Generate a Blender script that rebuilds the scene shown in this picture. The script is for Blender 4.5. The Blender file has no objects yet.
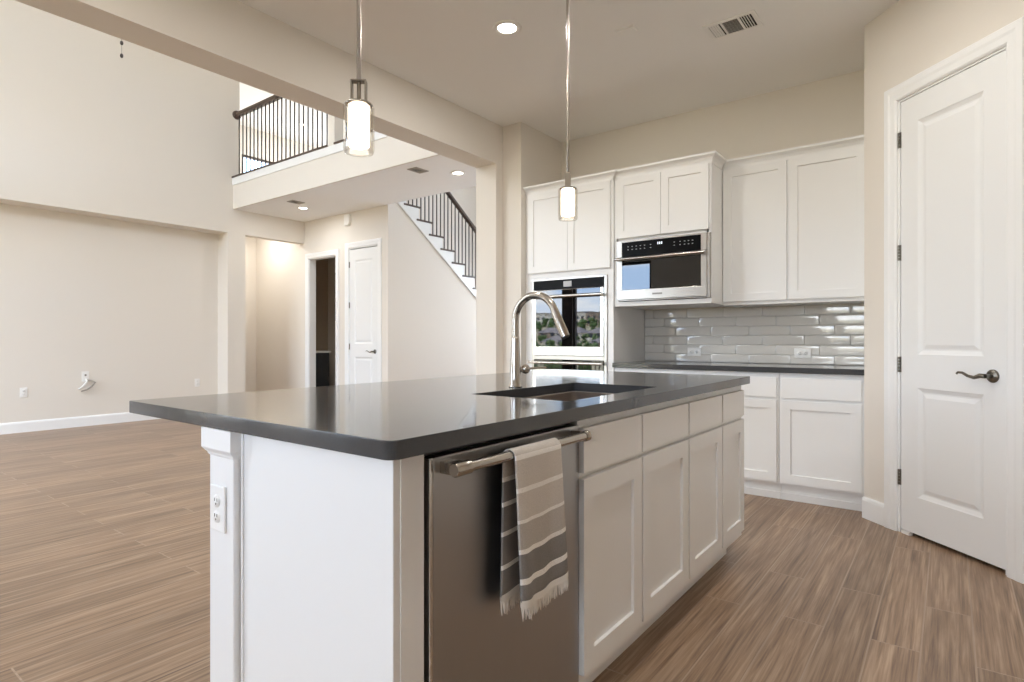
import bpy, math, random
from mathutils import Matrix, Vector
R = math.radians
random.seed(7)
scene = bpy.context.scene
C = scene.collection

# ------------------------------------------------------------------ camera, sky, sun, exposure
CAM_YAW = math.atan(438 / 580.7)
cam = bpy.data.cameras.new('camera')
cam.sensor_width = 36.0
cam.lens = 580.7 / 1024 * 36.0
cam.shift_y = -1 / 1024
cam.clip_start = 0.02
cam_o = bpy.data.objects.new('camera', cam)
C.objects.link(cam_o)
cam_o.location = (0, 0, 1.10)
cam_o.rotation_euler = (R(90), 0, CAM_YAW)
scene.camera = cam_o

SKY = 10.0
SUN = 16.0
scene.view_settings.view_transform = 'Standard'
scene.view_settings.look = 'None'
scene.view_settings.exposure = 0.36
scene.view_settings.gamma = 1.0
scene.view_settings.use_curve_mapping = False
scene.cycles.use_denoising = True
scene.cycles.max_bounces = 14
scene.cycles.diffuse_bounces = 8
scene.cycles.glossy_bounces = 6
scene.cycles.transparent_max_bounces = 16
scene.cycles.caustics_reflective = False
scene.cycles.caustics_refractive = False
scene.cycles.sample_clamp_indirect = 6.0

world = bpy.data.worlds.new('sky')
scene.world = world
world.use_nodes = True
wn, wl = world.node_tree.nodes, world.node_tree.links
wn.clear()
w_out = wn.new('ShaderNodeOutputWorld')
w_bg = wn.new('ShaderNodeBackground')
w_tc = wn.new('ShaderNodeTexCoord')
w_mp = wn.new('ShaderNodeMapping')
w_mp.inputs['Scale'].default_value = (2.2, 2.2, 7.0)
w_nz = wn.new('ShaderNodeTexNoise')
w_nz.inputs['Scale'].default_value = 2.0
w_nz.inputs['Detail'].default_value = 6.0
w_cr = wn.new('ShaderNodeValToRGB')
w_cr.color_ramp.elements[0].position = 0.40
w_cr.color_ramp.elements[0].color = (0.48, 0.66, 0.95, 1)
w_cr.color_ramp.elements[1].position = 0.58
w_cr.color_ramp.elements[1].color = (1.0, 1.0, 1.0, 1)
wl.new(w_tc.outputs['Generated'], w_mp.inputs['Vector'])
wl.new(w_mp.outputs['Vector'], w_nz.inputs['Vector'])
wl.new(w_nz.outputs['Fac'], w_cr.inputs['Fac'])
wl.new(w_cr.outputs['Color'], w_bg.inputs['Color'])
w_bg.inputs['Strength'].default_value = SKY
wl.new(w_bg.outputs['Background'], w_out.inputs['Surface'])

sun = bpy.data.lights.new('sun', 'SUN')
sun.energy = SUN
sun.angle = R(1.0)
sun.color = (1.0, 0.95, 0.87)
sun_o = bpy.data.objects.new('sun', sun)
C.objects.link(sun_o)
sun_o.rotation_euler = Vector((0.70, -0.16, -0.70)).to_track_quat('-Z', 'Y').to_euler()        # from behind the house, onto the hillside the windows look at


def portal(name, loc, rot, sx, sy):
    l = bpy.data.lights.new(name, 'AREA')
    l.shape = 'RECTANGLE'
    l.size, l.size_y = sx, sy
    l.cycles.is_portal = True
    o = bpy.data.objects.new(name, l)
    C.objects.link(o)
    o.location, o.rotation_euler = loc, rot


# ------------------------------------------------------------------ colour and materials
def lin(c):
    out = []
    for v in c:
        v /= 255.0
        out.append(v / 12.92 if v <= 0.04045 else ((v + 0.055) / 1.055) ** 2.4)
    return tuple(out) + (1.0,)


def mat(name, col, rough=0.5, metal=0.0, spec=0.5, bump=0.0, bscale=60.0, emit=None, estr=0.0, coat=0.0, aniso=0.0, var=0.0):
    m = bpy.data.materials.new(name)
    m.use_nodes = True
    n, l = m.node_tree.nodes, m.node_tree.links
    b = n['Principled BSDF']
    b.inputs['Base Color'].default_value = lin(col)
    b.inputs['Roughness'].default_value = rough
    b.inputs['Metallic'].default_value = metal
    b.inputs['Specular IOR Level'].default_value = spec
    b.inputs['Coat Weight'].default_value = coat
    b.inputs['Coat Roughness'].default_value = 0.03
    b.inputs['Anisotropic'].default_value = aniso
    if emit:
        b.inputs['Emission Color'].default_value = lin(emit)
        b.inputs['Emission Strength'].default_value = estr
    if bump > 0 or var > 0:
        tc = n.new('ShaderNodeTexCoord')
        nz = n.new('ShaderNodeTexNoise')
        nz.inputs['Scale'].default_value = bscale
        nz.inputs['Detail'].default_value = 3.0
        l.new(tc.outputs['Object'], nz.inputs['Vector'])
        if bump > 0:
            bp = n.new('ShaderNodeBump')
            bp.inputs['Strength'].default_value = bump
            bp.inputs['Distance'].default_value = 0.002
            l.new(nz.outputs['Fac'], bp.inputs['Height'])
            l.new(bp.outputs['Normal'], b.inputs['Normal'])
        if var > 0:
            mx = n.new('ShaderNodeMix')
            mx.data_type = 'RGBA'
            c = lin(col)
            mx.inputs['A'].default_value = tuple(v * (1 - var) for v in c[:3]) + (1,)
            mx.inputs['B'].default_value = tuple(min(1, v * (1 + var)) for v in c[:3]) + (1,)
            l.new(nz.outputs['Fac'], mx.inputs['Factor'])
            l.new(mx.outputs['Result'], b.inputs['Base Color'])
    return m


def glass_mat(name, fac, tint=(1, 1, 1, 1), rough=0.0, power=5.0, top=0.9):
    m = bpy.data.materials.new(name)
    m.use_nodes = True
    n, l = m.node_tree.nodes, m.node_tree.links
    n.remove(n['Principled BSDF'])
    tr = n.new('ShaderNodeBsdfTransparent')
    tr.inputs['Color'].default_value = tint
    gl = n.new('ShaderNodeBsdfGlossy')
    gl.inputs['Roughness'].default_value = rough
    lw = n.new('ShaderNodeLayerWeight')           # grazing reflection, the same from both sides
    lw.inputs['Blend'].default_value = 0.5
    pw = n.new('ShaderNodeMath')
    pw.operation = 'POWER'
    pw.inputs[1].default_value = power
    ma = n.new('ShaderNodeMath')
    ma.operation = 'MULTIPLY_ADD'
    ma.inputs[1].default_value = top
    ma.inputs[2].default_value = fac
    mx = n.new('ShaderNodeMixShader')
    l.new(lw.outputs['Facing'], pw.inputs[0])
    l.new(pw.outputs[0], ma.inputs[0])
    l.new(ma.outputs[0], mx.inputs['Fac'])
    l.new(tr.outputs[0], mx.inputs[1])
    l.new(gl.outputs[0], mx.inputs[2])
    l.new(mx.outputs[0], n['Material Output'].inputs['Surface'])
    return m


def brushed(name, col, rough, axis_scale, bump=0.15):
    m = mat(name, col, rough, 1.0)
    n, l = m.node_tree.nodes, m.node_tree.links
    b = n['Principled BSDF']
    tc = n.new('ShaderNodeTexCoord')
    mp = n.new('ShaderNodeMapping')
    mp.inputs['Scale'].default_value = axis_scale
    nz = n.new('ShaderNodeTexNoise')
    nz.inputs['Scale'].default_value = 1.0
    nz.inputs['Detail'].default_value = 4.0
    l.new(tc.outputs['Object'], mp.inputs['Vector'])
    l.new(mp.outputs['Vector'], nz.inputs['Vector'])
    mr = n.new('ShaderNodeMapRange')
    mr.inputs['To Min'].default_value = rough * 0.75
    mr.inputs['To Max'].default_value = rough * 1.25
    l.new(nz.outputs['Fac'], mr.inputs['Value'])
    l.new(mr.outputs['Result'], b.inputs['Roughness'])
    bp = n.new('ShaderNodeBump')
    bp.inputs['Strength'].default_value = bump
    bp.inputs['Distance'].default_value = 0.0006
    l.new(nz.outputs['Fac'], bp.inputs['Height'])
    l.new(bp.outputs['Normal'], b.inputs['Normal'])
    return m


def floor_mat():
    m = mat('plank_floor', (150, 120, 95), 0.36)
    n, l = m.node_tree.nodes, m.node_tree.links
    b = n['Principled BSDF']
    tc = n.new('ShaderNodeTexCoord')
    rot = n.new('ShaderNodeMapping')
    rot.inputs['Rotation'].default_value = (0, 0, R(90))
    l.new(tc.outputs['Object'], rot.inputs['Vector'])
    br = n.new('ShaderNodeTexBrick')
    br.offset = 0.37
    br.offset_frequency = 2
    br.inputs['Scale'].default_value = 1.0
    br.inputs['Brick Width'].default_value = 1.2
    br.inputs['Row Height'].default_value = 0.152
    br.inputs['Mortar Size'].default_value = 0.003
    br.inputs['Mortar Smooth'].default_value = 0.1
    br.inputs['Bias'].default_value = 0.0
    br.inputs['Color1'].default_value = (0, 0, 0, 1)
    br.inputs['Color2'].default_value = (1, 1, 1, 1)
    br.inputs['Mortar'].default_value = (0.5, 0.5, 0.5, 1)
    l.new(rot.outputs['Vector'], br.inputs['Vector'])
    # long grain streaks, shifted per plank
    sh = n.new('ShaderNodeVectorMath')
    sh.operation = 'MULTIPLY_ADD'
    sh.inputs[1].default_value = (7.0, 3.0, 0)
    l.new(br.outputs['Color'], sh.inputs[0])
    l.new(tc.outputs['Object'], sh.inputs[2])
    st = n.new('ShaderNodeMapping')
    st.inputs['Scale'].default_value = (28.0, 1.0, 1.0)
    l.new(sh.outputs['Vector'], st.inputs['Vector'])
    g1 = n.new('ShaderNodeTexNoise')
    g1.inputs['Scale'].default_value = 1.6
    g1.inputs['Detail'].default_value = 8.0
    g1.inputs['Roughness'].default_value = 0.65
    g1.inputs['Distortion'].default_value = 0.6
    l.new(st.outputs['Vector'], g1.inputs['Vector'])
    cr = n.new('ShaderNodeValToRGB')
    e = cr.color_ramp.elements
    e[0].position = 0.30
    e[0].color = lin((100, 77, 59))
    e[1].position = 0.70
    e[1].color = lin((180, 155, 131))
    x = e.new(0.5)
    x.color = lin((145, 119, 96))
    st2 = n.new('ShaderNodeMapping')
    st2.inputs['Scale'].default_value = (130.0, 3.0, 1.0)
    l.new(sh.outputs['Vector'], st2.inputs['Vector'])
    g2 = n.new('ShaderNodeTexNoise')
    g2.inputs['Scale'].default_value = 1.0
    g2.inputs['Detail'].default_value = 4.0
    l.new(st2.outputs['Vector'], g2.inputs['Vector'])
    gmix = n.new('ShaderNodeMath')
    gmix.operation = 'MULTIPLY_ADD'
    gmix.inputs[1].default_value = 0.45
    l.new(g2.outputs['Fac'], gmix.inputs[0])
    g1s = n.new('ShaderNodeMath')
    g1s.operation = 'MULTIPLY_ADD'
    g1s.inputs[1].default_value = 0.85
    g1s.inputs[2].default_value = -0.15
    l.new(g1.outputs['Fac'], g1s.inputs[0])
    l.new(g1s.outputs[0], gmix.inputs[2])
    l.new(gmix.outputs[0], cr.inputs['Fac'])
    tone = n.new('ShaderNodeMapRange')
    tone.inputs['To Min'].default_value = 0.86
    tone.inputs['To Max'].default_value = 1.12
    l.new(br.outputs['Color'], tone.inputs['Value'])
    mul = n.new('ShaderNodeVectorMath')
    mul.operation = 'SCALE'
    l.new(cr.outputs['Color'], mul.inputs[0])
    l.new(tone.outputs['Result'], mul.inputs['Scale'])
    gm = n.new('ShaderNodeMix')
    gm.data_type = 'RGBA'
    gm.inputs['B'].default_value = lin((200, 182, 164))
    gf = n.new('ShaderNodeMath')
    gf.operation = 'MULTIPLY'
    gf.inputs[1].default_value = 0.32
    l.new(br.outputs['Fac'], gf.inputs[0])
    l.new(gf.outputs[0], gm.inputs['Factor'])
    l.new(mul.outputs['Vector'], gm.inputs['A'])
    l.new(gm.outputs['Result'], b.inputs['Base Color'])
    rr = n.new('ShaderNodeMapRange')
    rr.inputs['To Min'].default_value = 0.29
    rr.inputs['To Max'].default_value = 0.42
    l.new(g1.outputs['Fac'], rr.inputs['Value'])
    l.new(rr.outputs['Result'], b.inputs['Roughness'])
    bp = n.new('ShaderNodeBump')
    bp.inputs['Strength'].default_value = 0.12
    bp.inputs['Distance'].default_value = 0.001
    l.new(g1.outputs['Fac'], bp.inputs['Height'])
    l.new(bp.outputs['Normal'], b.inputs['Normal'])
    return m


def towel_mat():
    m = mat('woven_cotton', (170, 165, 158), 0.95, spec=0.1)
    n, l = m.node_tree.nodes, m.node_tree.links
    b = n['Principled BSDF']
    uv = n.new('ShaderNodeUVMap')
    sp = n.new('ShaderNodeSeparateXYZ')
    l.new(uv.outputs['UV'], sp.inputs[0])
    cr = n.new('ShaderNodeValToRGB')
    cr.color_ramp.interpolation = 'CONSTANT'
    light, mid, dark, white = lin((206, 199, 191)), lin((186, 180, 173)), lin((136, 132, 129)), lin((240, 237, 232))
    stops = [(0.0, dark), (0.085, white), (0.10, dark), (0.195, white), (0.21, dark), (0.29, white), (0.305, dark),
             (0.375, white), (0.39, light), (0.530, white), (0.543, light), (0.635, white), (0.650, light),
             (0.735, white), (0.750, mid), (0.830, white), (0.847, dark), (0.925, white), (0.943, dark)]
    els = cr.color_ramp.elements
    els[0].position, els[0].color = stops[0]
    els[1].position, els[1].color = stops[1]
    for p, c in stops[2:]:
        x = els.new(p)
        x.color = c
    l.new(sp.outputs['Y'], cr.inputs['Fac'])
    # weave
    wv = n.new('ShaderNodeTexNoise')
    wv.inputs['Scale'].default_value = 420.0
    tc = n.new('ShaderNodeTexCoord')
    l.new(tc.outputs['Object'], wv.inputs['Vector'])
    mr = n.new('ShaderNodeMapRange')
    mr.inputs['To Min'].default_value = 0.72
    mr.inputs['To Max'].default_value = 1.28
    l.new(wv.outputs['Fac'], mr.inputs['Value'])
    sc = n.new('ShaderNodeVectorMath')
    sc.operation = 'SCALE'
    l.new(cr.outputs['Color'], sc.inputs[0])
    l.new(mr.outputs['Result'], sc.inputs['Scale'])
    l.new(sc.outputs['Vector'], b.inputs['Base Color'])
    bp = n.new('ShaderNodeBump')
    bp.inputs['Strength'].default_value = 0.4
    bp.inputs['Distance'].default_value = 0.001
    l.new(wv.outputs['Fac'], bp.inputs['Height'])
    l.new(bp.outputs['Normal'], b.inputs['Normal'])
    return m


M = {
    'wall': mat('cream_paint', (228, 222, 213), 0.75, spec=0.25, bump=0.06, bscale=90),
    'wall_shaded': mat('cream_paint_shaded', (176, 160, 140), 0.8, spec=0.2),  # wall colour darkened to paint in the shade on the powder room side
    'ceil': mat('ceiling_paint', (242, 241, 239), 0.85, spec=0.2, bump=0.05, bscale=70),
    'trim': mat('white_trim', (240, 241, 241), 0.38),
    'door': mat('white_door', (236, 237, 237), 0.42),
    'cab': mat('white_cabinet', (236, 236, 235), 0.36),
    'floor': floor_mat(),
    'quartz': mat('charcoal_quartz', (64, 65, 67), 0.11, spec=0.5, var=0.10, bscale=260, coat=0.15),
    'steel': brushed('brushed_steel', (176, 171, 164), 0.30, (3, 3, 260)),
    'steel_h': brushed('brushed_steel_panel', (172, 171, 170), 0.33, (2, 30, 0.6), 0.02),
    'chrome': mat('satin_nickel', (178, 172, 164), 0.22, 1.0),
    'bracket': mat('warm_nickel', (150, 140, 126), 0.35, 0.8),
    'nickel': mat('dark_nickel', (128, 124, 116), 0.28, 1.0),
    'sink': mat('sink_steel', (190, 180, 172), 0.5, 0.8),
    'panelblack': mat('control_glass', (10, 9, 9), 0.3, spec=0.08),
    'blackglass': mat('black_glass', (10, 10, 11), 0.012, spec=0.85),
    'black': mat('black_plastic', (14, 14, 14), 0.5),
    'vent_shade': mat('vent_shade_dark', (18, 17, 16), 0.8),
    'iron': mat('bronze_iron', (62, 50, 42), 0.5),
    'darkwood': mat('dark_stained_wood', (82, 66, 56), 0.4, var=0.2, bscale=30),
    'white': mat('white_plastic', (240, 239, 236), 0.4),
    'slot': mat('slot_dark', (120, 116, 110), 0.6),
    'grout': mat('grout', (214, 210, 203), 0.8),
    'tile': mat('glazed_tile', (216, 213, 207), 0.05, spec=0.6, bump=0.10, bscale=14, coat=0.3),
    'towel': towel_mat(),
    'fringe': mat('cotton_fringe', (230, 226, 220), 0.95, spec=0.1),
    'lamp': mat('lamp_glow', (255, 250, 240), 0.4, emit=(255, 246, 232), estr=9.0),
    'opal': mat('opal_glass', (255, 250, 240), 0.3, emit=(255, 244, 226), estr=5.0),
    'digits': mat('display_digits', (220, 230, 240), 0.4, emit=(225, 235, 245), estr=0.9),
    'clear': glass_mat('clear_glass', 0.05, (0.95, 0.93, 0.90, 1), 0.02, 3.0, 0.5),
    'pane': glass_mat('window_glass', 0.05, (0.97, 0.98, 0.98, 1), 0.0, 5.0),
    'vanity': mat('black_vanity', (22, 20, 20), 0.4),
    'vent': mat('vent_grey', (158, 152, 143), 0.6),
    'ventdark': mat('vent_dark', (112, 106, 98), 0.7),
    'deck': mat('deck_boards', (150, 140, 128), 0.7, var=0.15, bscale=4),
    'grass': mat('hill_grass', (150, 142, 118), 0.9, var=0.4, bscale=0.3),
    'leaf': mat('shrub_leaf', (74, 98, 50), 0.8, var=0.5, bscale=2.0),
    'stucco': mat('house_stucco', (226, 220, 210), 0.85),
    'stucco2': mat('house_brick', (168, 150, 136), 0.85),
    'shingle': mat('house_shingle', (128, 122, 126), 0.85, var=0.2, bscale=3),
    'hglass': mat('house_window', (40, 48, 58), 0.1),
    'trunk': mat('tree_trunk', (80, 64, 50), 0.9),
}


# ------------------------------------------------------------------ mesh helpers
class MB:
    def __init__(s, T=None):
        s.v, s.f, s.sm, s.uv = [], [], [], None
        s.T = T or Matrix()

    def add(s, vs, fs, smooth=False, T=None):
        b = len(s.v)
        t = s.T @ T if T else s.T
        s.v += [tuple(t @ Vector(p)) for p in vs]
        for f in fs:
            s.f.append([b + i for i in f])
            s.sm.append(smooth)
        return s

    def box(s, x0, x1, y0, y1, z0, z1, T=None):
        x0, x1 = min(x0, x1), max(x0, x1)
        y0, y1 = min(y0, y1), max(y0, y1)
        z0, z1 = min(z0, z1), max(z0, z1)
        return s.add([(x0, y0, z0), (x1, y0, z0), (x1, y1, z0), (x0, y1, z0), (x0, y0, z1), (x1, y0, z1), (x1, y1, z1), (x0, y1, z1)],
                     [(3, 2, 1, 0), (4, 5, 6, 7), (0, 1, 5, 4), (1, 2, 6, 5), (2, 3, 7, 6), (3, 0, 4, 7)], T=T)

    def tube(s, pts, r, n=12, caps=True, smooth=True, squash=None):
        pts = [Vector(p) for p in pts]
        rs = r if isinstance(r, (list, tuple)) else [r] * len(pts)
        vs, fs = [], []
        up = None
        for i, p in enumerate(pts):
            d = (pts[min(i + 1, len(pts) - 1)] - pts[max(i - 1, 0)]).normalized()
            if up is None:
                up = Vector((0, 0, 1)) if abs(d.z) < 0.9 else Vector((1, 0, 0))
            a = d.cross(up).normalized()
            b2 = a.cross(d).normalized()
            up = b2
            for k in range(n):
                t = 2 * math.pi * k / n
                q = squash or (1, 1)
                vs.append(tuple(p + a * math.cos(t) * rs[i] * q[0] + b2 * math.sin(t) * rs[i] * q[1]))
        for i in range(len(pts) - 1):
            for k in range(n):
                a0, a1 = i * n + k, i * n + (k + 1) % n
                fs.append((a0, a1, a1 + n, a0 + n))
        s.add(vs, fs, smooth)
        if caps:
            e = (len(pts) - 1) * n
            s.add(vs[:n], [tuple(range(n - 1, -1, -1))])
            s.add(vs[e:], [tuple(range(n))])
        return s

    def lathe(s, prof, c=(0, 0, 0), n=32, T=None, smooth=True):
        vs, fs = [], []
        for r, z in prof:
            for k in range(n):
                t = 2 * math.pi * k / n
                vs.append((c[0] + r * math.cos(t), c[1] + r * math.sin(t), c[2] + z))
        for i in range(len(prof) - 1):
            for k in range(n):
                a0, a1 = i * n + k, i * n + (k + 1) % n
                fs.append((a0, a1, a1 + n, a0 + n))
        return s.add(vs, fs, smooth, T)

    def prism(s, poly, a, b, axis='y'):
        """poly: 2D points; extruded along axis from a to b."""
        def P(p, t):
            return {'x': (t, p[0], p[1]), 'y': (p[0], t, p[1]), 'z': (p[0], p[1], t)}[axis]
        n = len(poly)
        vs = [P(p, a) for p in poly] + [P(p, b) for p in poly]
        fs = [tuple(range(n)), tuple(range(2 * n - 1, n - 1, -1))] + [(i, i + n, (i + 1) % n + n, (i + 1) % n) for i in range(n)]
        return s.add(vs, fs)

    def rings(s, x0, x1, z0, z1, y, prof, T=None, smooth=False):
        """nested rectangles in an x-z face at depth y; prof = [(inset, depth into +y)]; closed by a centre face."""
        vs, fs = [], []
        for ins, dp in prof:
            vs += [(x0 + ins, y + dp, z0 + ins), (x1 - ins, y + dp, z0 + ins), (x1 - ins, y + dp, z1 - ins), (x0 + ins, y + dp, z1 - ins)]
        for i in range(len(prof) - 1):
            for k in range(4):
                a0, a1 = i * 4 + k, i * 4 + (k + 1) % 4
                fs.append((a0, a1, a1 + 4, a0 + 4))
        e = (len(prof) - 1) * 4
        fs.append((e, e + 1, e + 2, e + 3))
        return s.add(vs, fs, smooth, T)

    def leaf(s, W, H, T_, panels, prof, T=None):
        """panelled slab: face at y=0 looking to -y, thickness T_, stacked panels sharing x0,x1."""
        px0, px1 = panels[0][0], panels[0][1]
        q = lambda a, b, c, d: s.add([(a, 0, c), (b, 0, c), (b, 0, d), (a, 0, d)], [(0, 1, 2, 3)], T=T)
        q(0, px0, 0, H)
        q(px1, W, 0, H)
        zs = [0]
        for p in sorted(panels, key=lambda t: t[2]):
            zs += [p[2], p[3]]
            s.rings(px0, px1, p[2], p[3], 0, prof, T=T)
        zs.append(H)
        for i in range(0, len(zs), 2):
            q(px0, px1, zs[i], zs[i + 1])
        s.add([(0, 0, 0), (W, 0, 0), (W, 0, H), (0, 0, H), (0, T_, 0), (W, T_, 0), (W, T_, H), (0, T_, H)],
              [(7, 6, 5, 4), (1, 5, 6, 2), (4, 0, 3, 7), (3, 2, 6, 7), (4, 5, 1, 0)], T=T)
        return s


def world_of(o):
    m = Matrix()
    while o is not None:
        m = Matrix.LocRotScale(o.location, o.rotation_euler, o.scale) @ m
        o = o.parent
    return m


def obj(name, mb, m, parent=None, bevel=0.0, local=False, seg=2):
    """one mesh object; mb in world coordinates unless local."""
    me = bpy.data.meshes.new(name)
    vs = [Vector(v) for v in mb.v]
    loc = Vector((0, 0, 0))
    if parent is not None and not local:
        inv = world_of(parent).inverted()
        vs = [inv @ v for v in vs]
    elif parent is None:
        xs, ys, zs = zip(*[(v.x, v.y, v.z) for v in vs])
        loc = Vector(((min(xs) + max(xs)) / 2, (min(ys) + max(ys)) / 2, min(zs)))
        vs = [v - loc for v in vs]
    me.from_pydata([tuple(v) for v in vs], [], mb.f)
    me.polygons.foreach_set('use_smooth', mb.sm)
    if mb.uv:
        ul = me.uv_layers.new(name='UVMap')
        for lp in me.loops:
            ul.data[lp.index].uv = mb.uv[lp.vertex_index]
    me.validate()
    me.update()
    if isinstance(m, (list, tuple)):
        for x in m:
            me.materials.append(M[x])
    else:
        me.materials.append(M[m])
    o = bpy.data.objects.new(name, me)
    C.objects.link(o)
    o.location = loc
    o.parent = parent
    if bevel > 0:
        bv = o.modifiers.new('bevel', 'BEVEL')
        bv.width = bevel
        bv.segments = seg
        bv.limit_method = 'ANGLE'
        bv.angle_limit = R(40)
    return o


def tag(o, label, cat, group=None):
    o['label'], o['category'] = label, cat
    if group:
        o['group'] = group
    return o


def thing(name, label, cat, loc=(0, 0, 0), rz=0.0, group=None):
    o = bpy.data.objects.new(name, None)
    C.objects.link(o)
    o.empty_display_size = 0.05
    o.location = loc
    o.rotation_euler = (0, 0, rz)
    return tag(o, label, cat, group)


def struct(name, mb, m, parent=None, bevel=0.0):
    o = obj(name, mb, m, parent, bevel)
    if parent is None:
        o['kind'] = 'structure'
    return o


def struct_root(name, loc=(0, 0, 0), rz=0.0):
    o = bpy.data.objects.new(name, None)
    C.objects.link(o)
    o.location = loc
    o.rotation_euler = (0, 0, rz)
    o['kind'] = 'structure'
    return o


def wall_holes(axis, a0, a1, t0, t1, z0, z1, holes, T=None):
    """wall along axis ('x' or 'y') from a0 to a1, thickness t0..t1, holes = [(h0,h1,zb,zt)]"""
    mb = MB()
    cuts = sorted({a0, a1} | {h[0] for h in holes} | {h[1] for h in holes})
    for p, q in zip(cuts, cuts[1:]):
        hs = sorted([h for h in holes if h[0] <= p + 1e-6 and h[1] >= q - 1e-6], key=lambda h: h[2])
        z = z0
        for h in hs + [(0, 0, z1, z1)]:
            if h[2] > z + 1e-5:
                if axis == 'x':
                    mb.box(p, q, t0, t1, z, h[2], T=T)
                else:
                    mb.box(t0, t1, p, q, z, h[2], T=T)
            z = h[3]
    return mb


# ------------------------------------------------------------------ the room shell
struct('floor', MB().box(-12.6, 2.1, -2.2, 9.6, -0.1, 0), 'floor')
struct('ceiling', MB().box(-3.265, 2.1, -2.3, 4.95, 3.05, 3.25), 'ceil')
struct('ceiling_loft_underside', MB().box(-8.52, -3.5, 4.43, 5.6, 3.05, 3.49), 'ceil')
struct('ceiling_upper', MB().box(-12.7, -3.0, -2.3, 9.7, 5.85, 6.05), 'ceil')
struct('beam', MB().box(-3.5, -3.265, -2.2, 4.09, 2.692, 3.6), 'wall')
ADDED_CWIN = [(-1.3, 0.3, 4.1, 5.0), (1.6, 3.2, 4.1, 5.0)]  # unseen openings above the beam, added to brighten the living room walls
struct('wall_added_clerestory', wall_holes('y', -2.2, 4.09, -3.5, -3.265, 3.6, 5.85, ADDED_CWIN), 'wall')
struct('wall_pier', MB().box(-3.5, -3.265, 4.09, 4.19, 0, 5.85), 'wall')
struct('wall_passage', MB().box(-3.5, -3.06, 4.19, 9.5, 0, 5.85), 'wall')
struct('wall_north', MB().box(-3.06, 2.1, 4.87, 5.0, 0, 3.05), 'wall')
struct('wall_east', MB().box(2.0, 2.1, -2.2, 4.87, 0, 3.05), 'wall')
struct('trim_5', MB().box(-6.69, -6.44, -2.2, -2.185, 0.0, 2.70), 'iron')
WIN = [(-8.25, -6.68, 0.06, 2.66), (-6.45, -4.66, 0.06, 2.66), (-8.25, -6.68, 3.25, 5.45), (-6.45, -4.66, 3.25, 5.45), (-1.78, -0.05, 0.92, 2.38)]  # upper pair unseen, added to bring daylight into living room and loft
struct('wall_south', wall_holes('x', -8.95, 2.1, -2.35, -2.2, 0, 5.85, WIN), 'wall')
# far wall of the living room: shallow recess below, flush wall above, opening to the hall
struct('wall_living', MB().box(-8.85, -8.52, -2.2, 4.5, 2.692, 5.85).box(-8.85, -8.52, 4.32, 4.59, 0, 2.692)
       .box(-8.67, -8.52, 4.5, 5.6, 2.692, 3.49), 'wall')
struct('wall_recess', MB().box(-8.95, -8.82, -2.2, 4.5, 0, 2.692), 'wall')
struct('wall_hall_end', MB().box(-10.15, -10.02, 4.3, 5.6, 0, 3.05), 'wall')
struct('wall_hall_near', MB().box(-10.02, -8.85, 4.45, 4.59, 0, 3.05), 'wall')
struct('ceiling_hall', MB().box(-10.15, -8.52, 4.45, 5.6, 3.05, 3.2), 'ceil')
# door wall at the end of the living room
struct('wall_doors', wall_holes('x', -10.15, -6.46, 5.6, 5.72, 0, 3.49, [(-8.395, -7.676, 0, 2.43), (-7.352, -6.678, 0, 2.50)]), 'wall')
# powder room behind the open doorway
struct('wall_powder_side', MB().box(-9.72, -9.6, 5.72, 6.94, 0, 2.75), 'wall_shaded')
struct('wall_powder_back', MB().box(-9.6, -7.605, 6.82, 6.94, 0, 2.75), 'wall')
struct('wall_powder_inner', MB().box(-7.70, -7.605, 5.72, 6.82, 0, 2.75), 'wall')
struct('ceiling_powder', MB().box(-9.72, -7.605, 5.72, 6.94, 2.75, 2.85), 'ceil')
# stair side wall (below the flight), hall beyond
ST0, SRUN, SRISE, SZ0 = 6.224, 0.258, 0.19, 3.127          # nosing of the first tread in view


def stair_z(y):
    return SZ0 - SRISE / SRUN * (y - ST0)


wsl = [(5.72, 0), (9.5, 0), (9.5, max(0.05, stair_z(9.5) - 0.36)), (5.72, stair_z(5.72) - 0.36)]
struct('wall_stair', MB().prism(wsl, -6.56, -6.46, 'x'), 'wall')
struct('wall_stair_far', MB().box(-7.6, -7.51, 5.72, 9.5, 0, 5.85), 'wall')
ADDED_NWIN = [(-6.2, -3.8, 0.9, 2.6), (-5.4, -4.4, 4.2, 5.2), (-11.5, -9.5, 4.5, 5.4)]  # never in view; windows added so foyer, stairs and loft get light
struct('wall_foyer', wall_holes('x', -12.6, -3.5, 9.5, 9.65, 0, 5.85, ADDED_NWIN), 'wall')
# loft room seen through the railing
LWIN = [(6.65, 7.75, 4.35, 5.22), (8.3, 9.2, 4.35, 5.22)]
struct('wall_loft_west', wall_holes('y', 4.35, 9.6, -12.65, -12.5, 3.4, 5.85, LWIN), 'wall')
struct('wall_loft_south', MB().box(-12.6, -8.85, 4.38, 4.5, 3.49, 5.85), 'wall')
struct('floor_loft', MB().box(-12.6, -8.68, 4.51, 9.5, 3.25, 3.49).box(-8.68, -7.6, 5.72, 9.5, 3.25, 3.49), 'wall')
struct('wall_loft_edge', MB().box(-8.52, -3.5, 4.40, 4.43, 3.05, 3.49), 'wall')
struct('trim_1', MB().box(-8.52, -3.5, 4.385, 4.40, 3.40, 3.505), 'trim', bevel=0.003)
struct('column_loft', MB().box(-6.19, -6.06, 4.40, 4.53, 3.49, 5.85), 'wall')


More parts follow.
